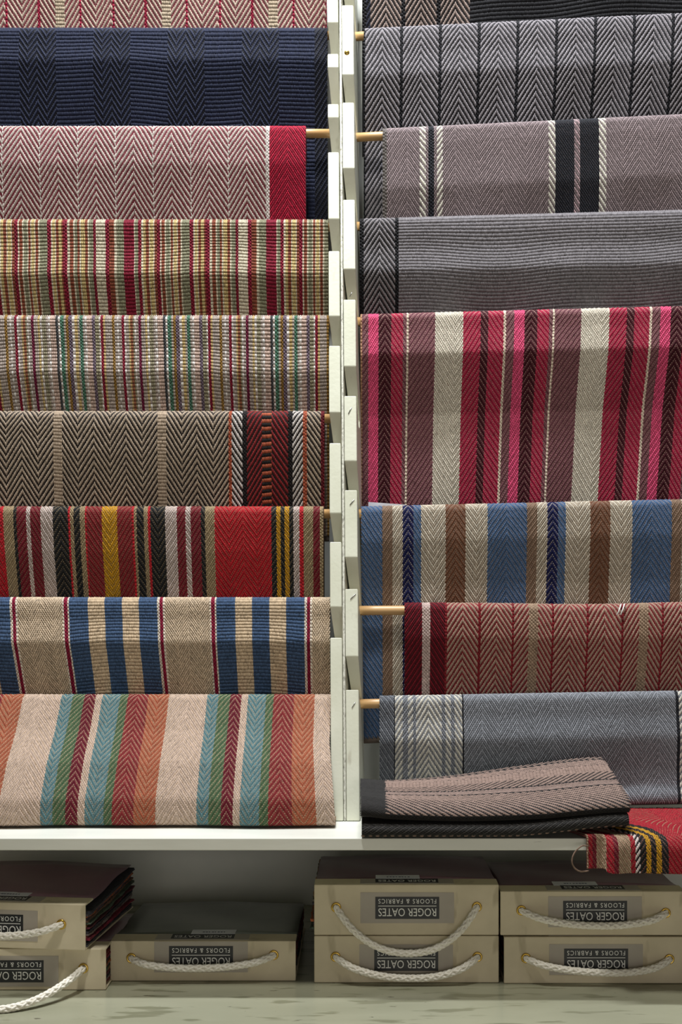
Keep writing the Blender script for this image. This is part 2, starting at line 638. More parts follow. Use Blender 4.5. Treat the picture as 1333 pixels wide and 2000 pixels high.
def rug(name, label, side, x0px, x1px, top0, top1, segs, tilts, colors, bead_px, backcol, rodlabel, group,
        rod_out=None, wob=0.002, drift=None, seed=0, bend=5, rod_r=ROD_R, pitch=None, back=0.075, rodY=None, sag=None,
        hgt=0.0016, jitter=0.10, short=None):
    """top0/top1: photo rows of the rug's top at its two ends x0px/x1px (top follows the tilt of its rod)"""
    # rod position: in the notch, 50 mm behind the upright's front face
    z = 0.5
    ref_py = top0
    for _ in range(30):
        Y = yfront(z) + 0.05 if rodY is None else rodY
        z = py2z(ref_py, Y) - rod_r - RUG_T - 0.0015
    px = sc(Y - 0.012)
    r = rod_r + RUG_T + 0.0004
    X0, X1 = px2x(x0px, Y - 0.012), px2x(x1px, Y - 0.012)
    slope = -(top1 - top0) * px / (X1 - X0)
    cx = 0.5 * (X0 + X1)
    root = empty(name, (cx, Y, z))
    tag(root, label, 'rug', group)
    dr = Drape((0.0, 0.0), r, px, tilts, zslope=slope, x0=X0, wob=wob, seed=seed, bend=bend, back=back, sag=sag,
               drift=drift)
    off = np.array([cx, 0, 0])

    def surf(a, b, h):
        return dr(a + 0.0, b, h) - off
    # widths: a runs in metres of world X; segs are in photo px, so shift them
    x_at0 = px2x(0, Y - 0.012)

    def surf_px(a, b, h):
        return surf(a + x_at0, b, h)
    weave(surf_px, segs, x0px, -0.016, dr.q + bead_px * px, px, colors, root, pitch=pitch, hgt=hgt, jitter=jitter)
    na = int((X1 - X0) / 0.012) + 2
    nb = int((dr.smax + back) / 0.006) + 2
    sheet('backing', surf, X0, X1, na, -back, dr.smax, nb, RUG_T, cloth_mat(backcol), root)
    # rod
    if rodlabel:
        ro = rod_out if rod_out is not None else ((XL - 0.0, X1 + 0.004) if side == 'L' else (X0 - 0.004, XR))
        zz = lambda x: z + slope * (x - X0)
        n = 14
        pts = [(ro[0] + (ro[1] - ro[0]) * i / n, Y, zz(ro[0] + (ro[1] - ro[0]) * i / n)
                + (float(sag(np.array([ro[0] + (ro[1] - ro[0]) * i / n]))[0]) if sag is not None else 0)) for i in range(n + 1)]
        c = Vector(pts[0])
        me = tube_mesh('dowel_rod', [Vector(p_) - c for p_ in pts], rod_r, 14)
        o = link('dowel_rod', me, WOOD)
        o.location = c
        tag(o, rodlabel, 'rod', 'wooden dowel rods of the rack')
    return root


def rep(segs, period, start, stop):
    """segs: list of segments covering [s0, s0+period]; repeated to cover [start, stop]"""
    s0 = segs[0]
    out = []
    base = s0
    body = segs[1:]
    k = math.floor((start - base) / period)
    while base + k * period < stop:
        for sg in body:
            e = sg[0] + k * period
            if e <= start:
                continue
            out.append((min(e, stop),) + tuple(sg[1:]))
            if e >= stop:
                break
        k += 1
    return out


def pal(**kw):
    return {k: lin(v) for k, v in kw.items()}


GRUG = 'flatweave rugs hung over the rods'
LX = -110
RX = 1440


def rod_in_l(py):
    z = zf(py)
    return px2x(-168, yfront(z) + .05), px2x(647 - 7 * z / 1.4, yfront(z)) + math.tan(math.radians(5.0)) * 0.05 + 0.0005


def rod_in_r(py):
    z = zf(py)
    return px2x(684, yfront(z) + .05), px2x(1470, yfront(z) + .05)


def edge_l(py):
    """photo column just left of the left upright at the depth of the rugs"""
    z = zf(py)
    x = px2x(647 - 7 * z / 1.4, yfront(z)) + 0.001
    return VX + (x - 0.0015 - XC) / sc(yfront(z) + 0.02)


RODS = {   # what each rod carries, in short
    'pink and': 'pink and cream rug with crimson lines', 'dark navy': 'dark navy ribbed rug',
    'dusty pink': 'dusty pink herringbone rug with red border', 'finely striped': 'finely striped green and crimson rug',
    'pale taupe': 'pale taupe rug with thin lines', 'tan and': 'tan and black herringbone rug',
    'boldly striped': 'rug with the broad scarlet band', 'blue and': 'blue and cream ribbed stripe rug',
    'orange, cream,': 'orange, cream and teal striped rug', 'black ribbed': 'black ribbed rug with taupe border',
    'grey chevron': 'grey chevron rug with black lines', 'mauve grey': 'mauve grey rug with black stripe pairs',
    'plain grey': 'plain grey ribbed rug', 'long hot': 'long hot pink striped rug', 'blue, cream,': 'blue, cream, brown and navy striped rug',
    'red and': 'red and tan herringbone rug', 'slate grey': 'slate grey rug with white border stripes'}


def hangL(name, label, top, segs, tilts, colors, bead, backcol, x1=None, rodlabel=None, **kw):
    e = edge_l(top + 60) - 0.5
    e = e if x1 is None else x1
    segs = [(min(sg[0], e),) + tuple(sg[1:]) for sg in segs]
    return rug(name, label, 'L', LX, e, top, top,
               segs, tilts, colors, bead, backcol, rodlabel or ('pale wooden dowel rod under the ' + RODS[label.split()[0] + ' ' + label.split()[1]]), GRUG,
               rod_out=rod_in_l(top + 10), **kw)


def hangR(name, label, x0, top0, top1, segs, tilts, colors, bead, backcol, rodlabel=None, **kw):
    # top1 is given at photo column 1333
    t1 = top0 + (top1 - top0) * (RX - x0) / (1333 - x0)
    return rug(name, label, 'R', x0, RX, top0, t1, segs, tilts, colors, bead, backcol,
               rodlabel or ('pale wooden dowel rod under the ' + RODS[label.split()[0] + ' ' + label.split()[1]]), GRUG, rod_out=rod_in_r(top0 + 10), **kw)


def fan(cx, k):
    """stripes drift sideways as the cloth hangs: k metres per metre, pivot cx"""
    return lambda x, b: k * b * np.ones_like(x) if cx is None else k * b * (x - cx)


T0 = lambda *a: list(a)

# ---- left rack, from the top down ------------------------------------------------------------------
p0 = pal(c=(192, 172, 156), r=(132, 54, 66), l=(158, 28, 62), b=(196, 178, 154), k=(70, 40, 42))
base = [13, (17, 'W', 'l', 'l', ''), (75, 'H', 'c', 'r', 'du', 'field'), (80, 'W', 'l', 'l', ''),
        (109, 'H', 'c', 'r', 'd', 'field'), (127, 'R', 'b', 'k', '', 'field'), (156, 'H', 'c', 'r', 'u', 'field'),
        (160, 'W', 'l', 'l', ''), (218, 'H', 'c', 'r', 'du', 'field'), (221, 'H', 'c', 'r', 'd', 'field')]
hangL('herringbone_rug', 'pink and cream herringbone rug with thin crimson lines above the navy rug', -130,
      rep(base, 208, LX, 700), T0((60, 3), (40, 10), (120, -6), (210, 0)), p0, 260, (96, 52, 54), seed=1)

p1 = pal(n=(36, 43, 68), d=(12, 14, 25), e=(26, 30, 48))
base = [38, (110, 'H', 'n', 'd', 'dudu', 'field'), (183, 'N', 'n', 'd', '', 'ribbed_band')]
sg = rep(base, 145, LX, 615) + [(700, 'H', 'e', 'd', 'u', 'field')]
hangL('ribbed_rug', 'dark navy rug with ribbed bands and zigzag bands', 56, sg,
      T0((25, 5), (30, 8), (140, -7), (235, 0)), p1, 400, (16, 18, 32), seed=2, hgt=0.0022)

p2 = pal(c=(196, 182, 174), r=(128, 42, 58), x=(190, 26, 62), y=(150, 18, 50), w=(226, 218, 212))
base = [6, (78, 'H', 'c', 'r', 'ud', 'field'), (79.5, 'W', 'w', 'w', '', 'field')]
sg = rep(base, 73.6, LX, 521) + [(527, 'W', 'w', 'w', '', 'field'), (597, 'S', 'x', 'y', 'ud', 'border')]
hangL('herringbone_rug', 'dusty pink herringbone rug with a wide crimson red border', 247, sg,
      T0((24, 7), (40, 2), (130, -7), (236, 0)), p2, 240, (110, 36, 48), x1=598, seed=3)

p3 = pal(Y=(206, 184, 128), O=(146, 80, 58), W=(216, 206, 182), C=(136, 24, 50), G=(148, 146, 120))
seq = [('Y', 5), ('O', 11), ('W', 13), ('Y', 20), ('W', 22), ('O', 27), ('C', 33), ('W', 36), ('O', 42), ('W', 45),
       ('G', 52), ('W', 54), ('O', 58), ('W', 60), ('Y', 66), ('W', 68), ('O', 73), ('W', 76), ('G', 91), ('C', 98),
       ('W', 101), ('Y', 106), ('W', 108), ('O', 113), ('Y', 119), ('O', 122), ('C', 130), ('W', 135), ('O', 142),
       ('W', 145), ('G', 150), ('O', 154), ('W', 157), ('Y', 165), ('O', 170), ('W', 173), ('G', 181), ('C', 186),
       ('W', 205), ('C', 212), ('O', 222), ('W', 227), ('G', 241), ('C', 261), ('W', 263), ('G', 269), ('C', 275), ('W', 279)]
base = [0] + [(e, 'R' if (c == 'C' and e == 261) else ('W' if c == 'C' else 'A'), c, c, '', 'crimson_band' if (c == 'C' and e == 261) else 'striped_weave')
              for c, e in seq]
hangL('striped_rug', 'finely striped rug in crimson, rust, green and yellow beads', 430, rep(base, 279, LX, 700),
      T0((34, 2), (20, 7), (44, 14), (100, -12), (232, 0)), p3, 240, (84, 62, 40), seed=4, pitch=3.3, hgt=0.0024,
      bend=4, drift=fan(px2x(640, .2), -0.08))

p4 = pal(M=(150, 114, 52), C=(138, 24, 50), Y=(204, 178, 122), R=(156, 98, 70), V=(116, 24, 60), O=(158, 150, 124),
         K=(70, 70, 72), W=(240, 236, 232), T=(80, 124, 102), P=(116, 100, 114), B=(184, 170, 160), N=(206, 180, 166))
seq = [('B', 7), ('M', 12), ('B', 17), ('W', 20), ('B', 26), ('C', 31), ('W', 34), ('B', 40), ('Y', 43), ('R', 48),
       ('O', 51), ('W', 54), ('B', 59), ('V', 64), ('B', 72), ('Y', 76), ('W', 80), ('O', 88), ('B', 92), ('W', 96),
       ('N', 107), ('K', 112), ('W', 116), ('T', 123), ('B', 127), ('M', 132), ('P', 139), ('W', 144), ('Y', 150),
       ('B', 154), ('T', 160), ('B', 164), ('W', 168), ('N', 178), ('P', 184), ('O', 192), ('W', 195), ('C', 200),
       ('Y', 204), ('B', 210)]
base = [0] + [(e, 'W' if c in 'CVMKTP' else ('B' if c == 'W' else 'A'), c, 'B', '', 'striped_weave') for c, e in seq]
hangL('striped_rug', 'pale taupe rug with thin green, mustard, purple and magenta lines', 617, rep(base, 210.5, LX, 700),
      T0((28, 4), (26, 2), (44, 10), (100, -9), (232, 0)), p4, 420, (92, 82, 74), seed=5, pitch=2.8, hgt=0.0024,
      drift=fan(px2x(660, .2), -0.12))

p5 = pal(t=(182, 164, 144), k=(34, 30, 30), b=(188, 168, 146), o=(180, 92, 64), w=(216, 208, 202), r=(140, 42, 44),
         x=(110, 26, 36))
base = [-98, (-81, 'R', 'b', 'k', '', 'field'), (105, 'H', 't', 'k', 'dududu', 'field')]
sg = rep(base, 203, LX, 325) + [(447, 'H', 't', 'k', 'dudu', 'field'), (453, 'W', 'o', 'o', ''), (474, 'H', 'w', 'k', 'd'),
                                (483, 'W', 'k', 'k', ''), (512, 'H', 'r', 'k', 'u'), (531, 'K', 'o', 'k', ''),
                                (563, 'H', 'r', 'k', 'd'), (572, 'W', 'k', 'k', ''), (592, 'H', 'w', 'k', 'u'),
                                (600, 'W', 'o', 'o', ''), (627, 'H', 't', 'k', 'd'), (634, 'W', 'x', 'x', '')]
hangL('herringbone_rug', 'tan and black herringbone rug with a red and orange barred border', 803, sg,
      T0((14, 8), (50, -1), (130, -5), (236, 0)), p5, 240, (40, 36, 34), x1=634, seed=6, hgt=0.0017)

p6 = pal(r=(192, 34, 44), t=(166, 146, 112), k=(34, 34, 34), c=(122, 30, 42), w=(206, 190, 182), d=(140, 40, 44),
         m=(206, 152, 34), s=(150, 126, 100))
sq = [('r', 5, ''), ('t', 25, 'u'), ('k', 31, 'u'), ('c', 50, 'u'), ('w', 58, 'd'), ('c', 78, 'd'), ('w', 102, 'd'),
      ('k', 132, 'ud'), ('r', 136, ''), ('t', 143, 'd'), ('k', 155, 'u'), ('t', 165, 'u'), ('r', 168, ''), ('d', 198, 'd'),
      ('m', 228, 'du'), ('d', 257, 'u'), ('r', 261, ''), ('t', 266, 'u'), ('k', 280, 'd'), ('t', 288, 'u'), ('r', 293, ''),
      ('k', 322, 'du'), ('w', 345, 'u'), ('c', 362, 'u'), ('w', 372, 'd'), ('c', 392, 'u'), ('k', 400, 'd'), ('t', 419, 'u')]
seq = [(x, 'D' if d else 'W', c, 's' if c in 'rdmcwt' else 't', d) for c, x, d in sq]
pre = [(-58, 'D', 'r', 's', 'ud'), (-50, 'D', 'k', 't', 'd'), (-30, 'D', 'c', 's', 'u'), (-18, 'D', 'w', 's', 'd')]
pre = [(-140, 'D', 'k', 't', 'u'), (-100, 'D', 'm', 's', 'ud')] + pre + [(0, 'D', 'r', 's', 'ud')]
post = [(530, 'D', 'r', 's', 'dudu'), (540, 'D', 'k', 't', 'u'), (548, 'D', 'm', 's', 'd'), (556, 'D', 'k', 't', 'd'),
        (565, 'D', 'm', 's', 'd'), (573, 'D', 'k', 't', 'u'), (585, 'D', 'w', 's', 'u'), (593, 'W', 'r', 's', ''),
        (612, 'D', 't', 's', 'u'), (625, 'D', 'c', 's', 'u'), (632, 'W', 't', 's', '')]
RED_SEGS = post
hangL('striped_rug', 'boldly striped rug with a broad scarlet band, black, white and mustard stripes', 989, pre + seq + post,
      T0((14, 8), (60, 0), (120, -5), (236, 0)), p6, 240, (70, 50, 40), x1=633, seed=7, drift=fan(px2x(640, .2), -0.10))

p7 = pal(b=(74, 98, 132), d=(40, 56, 84), c=(222, 198, 166), w=(238, 226, 208), r=(148, 26, 60), h=(228, 206, 178),
         g=(216, 194, 166))
base = [18, (22, 'W', 'w', 'w', ''), (28, 'W', 'r', 'r', ''), (32, 'W', 'w', 'w', ''), (120, 'S', 'h', 'g', 'dudu'),
        (123, 'W', 'w', 'w', ''), (130, 'W', 'r', 'r', ''), (133, 'W', 'w', 'w', ''), (170, 'R', 'b', 'd', ''),
        (203, 'R', 'c', 'g', ''), (237, 'R', 'b', 'd', ''), (270, 'R', 'c', 'g', ''), (306, 'R', 'b', 'd', '')]
hangL('striped_rug', 'blue and cream ribbed stripe rug with thin crimson lines', 1167, rep(base, 289, LX, 700),
      T0((10, 12), (20, 5), (42, 15), (110, -12), (40, 0)), p7, 222, (60, 56, 52), seed=8, hgt=0.0022, bend=3,
      drift=fan(px2x(640, .2), -0.19), back=0.05)

p8 = pal(o=(176, 98, 70), c=(212, 188, 170), t=(100, 136, 142), g=(82, 108, 76), m=(112, 28, 44), x=(140, 48, 50),
         s=(214, 192, 158), q=(206, 180, 146))
base = [45, (120, 'D', 'c', 'q', 'ud'), (142, 'D', 't', 's', 'du'), (165, 'D', 'g', 's', 'u'), (187, 'D', 'm', 's', 'ud'),
        (200, 'D', 'c', 'q', 'd'), (235, 'D', 't', 's', 'du'), (250, 'D', 'g', 's', 'u'), (290, 'D', 'x', 's', 'ud'),
        (330, 'D', 'o', 's', 'du')]
hangL('striped_rug', 'orange, cream, teal, green and maroon striped rug draped onto the shelf', 1356, rep(base, 285, LX, 700),
      T0((6, 35), (60, 38), (80, 47), (76, 36), (36, 10), (14, -40), (16, -88), (60, -92)), p8, 302, (150, 122, 92), seed=9,
      drift=lambda x, b: 0.0 * x + 0.012 * np.clip((b - 0.10) / 0.14, 0, 1) * np.clip(1 - (px2x(650, .2) - x) / 0.12, 0, 1), bend=6, back=0.04, wob=0.003)

# ---- right rack, from the top down -----------------------------------------------------------------
q0 = pal(t=(156, 138, 130), k=(28, 26, 30), n=(40, 42, 60), r=(38, 38, 42))
sg = [(716, 'W', 'k', 'k', '', 'field'), (724, 'H', 'n', 'k', 'u', 'field')]
for x in (724, 793, 858):
    sg += [(x + 60, 'H', 't', 'k', 'ud', 'field'), (x + 68, 'W', 'k', 'k', '', 'field')] if x != 858 else [(918, 'H', 't', 'k', 'ud', 'field')]
sg += [(RX, 'N', 'r', 'k', '', 'ribbed_field')]
hangR('herringbone_rug', 'black ribbed rug with a taupe herringbone border above the grey chevron rug', 708, -130, -168, sg,
      T0((60, 3), (40, 10), (120, -6), (210, 0)), q0, 260, (24, 22, 24), seed=11, hgt=0.0022)

q1 = pal(g=(146, 141, 146), k=(22, 22, 28))
base = [782, (788, 'W', 'k', 'k', ''), (858, 'H', 'g', 'k', 'ud', 'chevron_band')]
sg = [(714, 'W', 'k', 'k', ''), (782, 'H', 'g', 'k', 'ud', 'chevron_band')] + rep(base, 76, 782, RX)
hangR('herringbone_rug', 'grey chevron rug divided by thin black lines', 711, 57, 27, sg,
      T0((18, 10), (30, 3), (40, 8), (110, -7), (232, 0)), q1, 400, (30, 30, 36), seed=12, hgt=0.0018, drift=fan(px2x(712, .2), -0.10))

q2 = pal(m=(162, 146, 148), d=(132, 118, 120), w=(224, 220, 206), k=(30, 32, 40), p=(186, 160, 164), e=(110, 104, 100))
sg = [(756, 'W', 'e', 'd', '', 'field'), (796, 'S', 'm', 'd', 'u', 'field'), (820, 'S', 'm', 'd', 'd', 'field'), (832, 'H', 'w', 'd', 'd'),
      (837, 'S', 'm', 'd', 'd', 'field'), (848, 'W', 'k', 'k', ''), (854, 'S', 'm', 'd', 'u', 'field'), (865, 'H', 'w', 'd', 'u'),
      (890, 'S', 'm', 'd', 'u', 'field'), (1072, 'S', 'm', 'd', 'dudu', 'field'), (1085, 'H', 'w', 'd', 'd'), (1122, 'S', 'k', 'k', 'd'),
      (1133, 'S', 'p', 'd', 'd'), (1170, 'S', 'k', 'k', 'd'), (1184, 'H', 'w', 'd', 'd'), (RX, 'S', 'm', 'd', 'dudududu', 'field')]
hangR('bordered_rug', 'mauve grey herringbone rug with pairs of black stripes edged in white', 748, 252, 224, sg,
      T0((20, 7), (40, 2), (50, 3), (90, -7), (232, 0)), q2, 240, (84, 76, 78), seed=13)

q3 = pal(g=(138, 133, 136), k=(24, 24, 28), f=(138, 134, 138), d=(60, 58, 60))
sg = [(711, 'W', 'k', 'k', '', 'border'), (772, 'H', 'g', 'k', 'ud', 'border'), (779, 'W', 'k', 'k', '', 'border'), (RX, 'F', 'f', 'd', '', 'ribbed_field')]
hangR('ribbed_rug', 'plain grey ribbed rug with a black and grey chevron border', 703, 428, 411, sg,
      T0((16, 8), (30, 0), (14, 6), (36, 13), (100, -11), (234, 0)), q3, 240, (44, 42, 44), seed=14, pitch=3.4, bend=4, hgt=0.0022)

q4 = pal(b=(132, 84, 92), p=(244, 92, 138), m=(76, 22, 34), c=(180, 40, 74), w=(240, 222, 200), e=(232, 224, 206),
         s=(214, 178, 164), q=(198, 184, 160), g=(196, 150, 120))
base = [720, (740, 'D', 'p', 'c', 'u'), (765, 'D', 'm', 's', 'ud'), (788, 'D', 'c', 's', 'd'), (795, 'D', 'b', 's', 'd'),
        (799, 'W', 'w', 'w', ''), (851, 'D', 'b', 's', 'u'), (892, 'D', 'e', 'q', 'd'), (906, 'D', 'e', 'q', 'u'),
        (940, 'D', 'c', 's', 'u'), (955, 'D', 'm', 's', 'd'), (985, 'D', 'c', 's', 'd'), (990, 'W', 'w', 'w', ''), (1006, 'D', 'b', 's', 'u')]
sg = [(708, 'W', 'g', 'g', ''), (720, 'D', 'b', 's', 'u')] + rep(base, 286.5, 720, RX)
hangR('striped_rug', 'long hot pink, crimson, maroon, mauve and cream striped rug', 704.5, 614, 598, sg,
      T0((24, 5), (46, 9), (120, -12), (240, 0)), q4, 400, (120, 80, 76), seed=15, bend=3, wob=0.0015, drift=fan(px2x(712, .2), -0.12))

q5 = pal(b=(82, 110, 148), t=(146, 120, 100), c=(224, 214, 196), n=(26, 32, 84), r=(126, 86, 64), s=(170, 150, 132), q=(186, 172, 152))
base = [747, (767, 'D', 't', 't', 'u'), (787, 'S', 'c', 'q', 'u'), (808, 'D', 'n', 'c', 'ud'), (823, 'D', 'b', 's', 'd'),
        (871, 'S', 'c', 'q', 'du'), (910, 'D', 'r', 's', 'ud'), (953, 'S', 'c', 'q', 'du'), (1030, 'D', 'b', 's', 'ud')]
sg = [(747, 'D', 'b', 's', 'd')] + rep(base, 283, 747, RX)
hangR('striped_rug', 'blue, cream, brown and navy striped rug under the pink striped rug', 706.5, 989, 975, sg,
      T0((14, 9), (40, 5), (90, -5), (50, 0), (256, 0)), q5, 440, (110, 98, 88), seed=16, drift=fan(px2x(800, .2), -0.05))

q6 = pal(t=(182, 150, 132), r=(142, 38, 46), x=(132, 24, 40), d=(84, 16, 28), w=(214, 190, 182), b=(176, 150, 126), k=(80, 44, 40))
sg = [(825, 'S', 'x', 'd', 'u', 'border'), (841, 'W', 'w', 'd', '', 'border'), (870, 'S', 'x', 'd', 'd', 'border'), (874, 'W', 'r', 'r', '', 'border'),
      (935, 'H', 't', 'r', 'ud', 'field'), (940, 'W', 'r', 'r', '', 'field'), (1001, 'H', 't', 'r', 'ud', 'field'), (1005, 'W', 'r', 'r', '', 'field'),
      (1034, 'H', 't', 'r', 'u', 'field'), (1052, 'W', 'b', 'k', '', 'field'), (1079, 'H', 't', 'r', 'd', 'field'), (1083, 'W', 'r', 'r', '', 'field'),
      (1147, 'H', 't', 'r', 'ud', 'field'), (1151, 'W', 'r', 'r', '', 'field'), (1215, 'H', 't', 'r', 'ud', 'field'), (1219, 'W', 'r', 'r', '', 'field'),
      (1250, 'H', 't', 'r', 'u', 'field'), (1268, 'W', 'b', 'k', '', 'field'), (1294, 'H', 't', 'r', 'd', 'field'), (1298, 'W', 'r', 'r', '', 'field'),
      (1365, 'H', 't', 'r', 'ud', 'field'), (1369, 'W', 'r', 'r', '', 'field'), (RX, 'H', 't', 'r', 'ud', 'field')]
sagf = lambda x: -0.004 * np.exp(-((x - px2x(1150, .25)) / 0.16) ** 2)
r6 = hangR('herringbone_rug', 'red and tan herringbone rug with a dark red border stripe', 791, 1177, 1174, sg,
           T0((22, 9), (30, 3), (140, -8), (120, 0)), q6, 230, (100, 46, 42), seed=17, sag=sagf, drift=fan(px2x(800, .2), -0.09), back=0.05)

q7 = pal(g=(164, 168, 176), d=(138, 142, 149), k=(40, 42, 48), w=(224, 220, 208), a=(104, 108, 116))
sg = [(770, 'S', 'a', 'd', 'd', 'border'), (772, 'W', 'k', 'k', '', 'border'), (787, 'H', 'w', 'd', 'u', 'border'), (797, 'S', 'g', 'd', 'u', 'border'),
      (807, 'H', 'w', 'd', 'u', 'border'), (813, 'S', 'g', 'd', 'u', 'border'), (863, 'H', 'w', 'd', 'ud', 'border'), (870, 'S', 'g', 'd', 'd', 'border'),
      (881, 'H', 'w', 'd', 'd', 'border'), (888, 'S', 'g', 'd', 'd', 'border'), (903, 'H', 'w', 'd', 'd', 'border'), (906, 'W', 'k', 'k', '', 'border'),
      (1320, 'S', 'g', 'd', 'ud' * 6, 'field'), (1326, 'W', 'k', 'k', '', 'far_border'), (1345, 'H', 'w', 'd', 'u', 'far_border'), (RX, 'S', 'g', 'd', 'ud', 'far_border')]
hangR('bordered_rug', 'slate grey rug with white herringbone border stripes, draped down to the shelf', 742, 1359, 1349, sg,
      T0((8, 10), (24, 6), (40, 15), (64, -6), (34, 4), (20, 30), (12, 0), (8, -45), (8, -88), (40, -92)), q7, 212, (66, 68, 74), seed=18, back=0.04, wob=0.003, bend=6)


# ------------------------------------------------------------------ folded sample on the shelf
class Path:
    """polyline in (Y, Z), smoothed; a = arc length along it, b = world X"""
    def __init__(self, pts, smooth=4, lift=None, ydisp=None, ds=0.0008):
        pts = np.array(pts, float)
        seg = np.hypot(*np.diff(pts, axis=0).T)
        S = np.concatenate([[0], np.cumsum(seg)])
        s = np.arange(0, S[-1], ds)
        y = smooth1(np.interp(s, S, pts[:, 0]), smooth)
        z = smooth1(np.interp(s, S, pts[:, 1]), smooth)
        self.s, self.y, self.z = s, y, z
        ty, tz = np.gradient(y), np.gradient(z)
        n = np.hypot(ty, tz) + 1e-9
        self.ny, self.nz = tz / n, -ty / n      # outward for paths that run towards the viewer / downwards
        self.lift, self.ydisp = lift, ydisp
        self.smax = s[-1]

    def pos(self, a, x, h):
        y = np.interp(a, self.s, self.y) + h * np.interp(a, self.s, self.ny)
        z = np.interp(a, self.s, self.z) + h * np.interp(a, self.s, self.nz)
        if self.lift is not None:
            z = z + self.lift(x, a)
        if self.ydisp is not None:
            y = y + self.ydisp(x, a)
        return x, y, z


fx0, fx1 = px2x(706, 0.03), px2x(1222, 0.03)
fxb = px2x(756, 0.03)


def sstep(t):
    t = np.clip(t, 0, 1)
    return t * t * (3 - 2 * t)


lift_top = lambda x, a: 0.010 * sstep((x - fx0 - 0.26) / 0.16) - 0.004 * np.exp(-((x - fx0 - 0.16) / 0.10) ** 2) + 0.004 * np.exp(-((x - fx0) / 0.03) ** 2) - 0.030 * (1 - sstep((x - fx0) / 0.34)) * np.clip(1 - a / 0.13, 0, 1)
lift_low = lambda x, a: 0.016 * sstep((x - fx0 - 0.22) / 0.20) * 1.0
root = empty('folded_rug_sample', (0.5 * (fx0 + fx1), 0.06, 0.0))
tag(root, 'folded taupe and black herringbone rug sample with charcoal bound edge, lying on the shelf', 'rug sample')
roff = np.array([0.5 * (fx0 + fx1), 0.06, 0.0])
top_path = Path([(0.150, 0.096), (0.11, 0.088), (0.06, 0.068), (0.02, 0.056), (0.004, 0.050), (-0.004, 0.044),
                 (-0.006, 0.037), (-0.002, 0.031), (0.01, 0.0285), (0.09, 0.036)], 5, lift_top)
low_path = Path([(0.10, 0.0305), (0.02, 0.0235), (0.000, 0.0225), (-0.007, 0.019), (-0.010, 0.0125), (-0.007, 0.006), (0.0, 0.0035),
                 (0.12, 0.0035)], 4, lift_low)


def surf_of(path, skew=0.0, taper=None):
    def f(a, b, h):
        x, y, z = path.pos(a, b, h)
        if taper is not None:
            x = x + taper(a, b)
        return np.stack([x, y, z], -1) - roff
    return f


# the right end of the upper layer is cut at a slant: its back corner stands further in
tap = lambda a, b: -0.016 * sstep((b - fx1 + 0.12) / 0.12) * np.clip(1 - a / 0.14, 0, 1)
f_top, f_low = surf_of(top_path, taper=tap), surf_of(low_path)
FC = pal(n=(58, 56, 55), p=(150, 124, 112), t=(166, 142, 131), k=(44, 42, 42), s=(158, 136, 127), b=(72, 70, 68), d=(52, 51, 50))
pxf = sc(0.05)
# across (a): from the back edge towards the viewer and round the fold, in px
fsegs = [(14, 'S', 't', 'k', 'u', 'field'), (18, 'W', 'k', 'k', '', 'field'), (48, 'H', 't', 'k', 'd', 'field'), (74, 'R', 't', 's', '', 'field'),
         (102, 'H', 't', 'k', 'u', 'field'), (106, 'W', 'k', 'k', '', 'field'), (124, 'S', 's', 's', 'ud', 'field'), (128, 'W', 'k', 'k', '', 'field'),
         (205, 'H', 't', 'k', 'd', 'field'), (215, 'W', 'k', 'k', '', 'field')]
weave(f_top, fsegs, 1, fxb, fx1, pxf, FC, root, hgt=0.0016)
weave(f_top, [(300, 'S', 'n', 'd', 'ud' * 8, 'bound_edge')], 1, fx0, fxb, pxf * 0.72, FC, root, hgt=0.0010)
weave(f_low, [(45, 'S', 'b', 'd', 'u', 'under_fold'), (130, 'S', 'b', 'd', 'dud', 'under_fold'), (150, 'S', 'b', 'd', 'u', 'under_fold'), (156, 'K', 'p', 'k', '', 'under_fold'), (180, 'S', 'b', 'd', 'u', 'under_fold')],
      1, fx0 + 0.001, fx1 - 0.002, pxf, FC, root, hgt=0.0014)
sheet('backing', f_top, 0.0, top_path.smax, 120, fx0, fx1, 60, 0.0034, cloth_mat((50, 46, 44)), root)
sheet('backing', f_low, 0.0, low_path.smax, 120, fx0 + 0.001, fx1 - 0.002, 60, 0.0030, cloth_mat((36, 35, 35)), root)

# ------------------------------------------------------------------ red sample hanging over the shelf's edge
rx0, rx1 = px2x(1150, -0.02), px2x(1440, -0.02)
root = empty('striped_rug_sample', (px2x(1300, 0), 0.02, 0.0))
tag(root, 'scarlet rug sample with black and mustard stripes, curled over the edge of the shelf', 'rug sample')
roff2 = np.array([px2x(1300, 0), 0.02, 0.0])
xe = px2x(1186, -0.02)      # where the selvedge doubles back


def red_y(x, a):
    hang = sstep((a - 0.235) / 0.04)
    t = (x - xe) / 0.014
    return hang * (0.016 * sstep(-t * 1.0 + 0.5) - 0.006 * np.exp(-((x - xe - 0.014) / 0.012) ** 2)
                   + 0.004 * np.sin((x - rx0) * 30))


red_path = Path([(0.235, 0.0050), (0.085, 0.0050), (0.02, 0.0050), (0.0, 0.0062), (-0.014, 0.0055), (-0.022, 0.000), (-0.027, -0.010), (-0.029, -0.05)], 4,
                lambda x, a: 0.006 * sstep((x - px2x(1230, 0)) / .06) * sstep(a / 0.05) * sstep((0.24 - a) / .03), red_y)


def f_red(a, b, h):
    """a: world X across the stripes, b: along the cloth from the back over the edge"""
    x, y, z = red_path.pos(b, a, h)
    # the stripes lean: they start further left under the folded sample
    lean = 0.075 * (1 - sstep((b - 0.12) / 0.15)) ** 1.3
    xx = x - lean * np.clip((a - rx0 + 0.03) / 0.05, 0, 1) * np.clip(1.0 - (a - px2x(1300, 0)) / 0.10, 0, 1)
    xx = np.where(a < xe, xx, xx)
    z = z + 0.004 * np.where(a < xe, 1, 0) * sstep((b - 0.23) / .04)
    return np.stack([xx, y, z], -1) - roff2


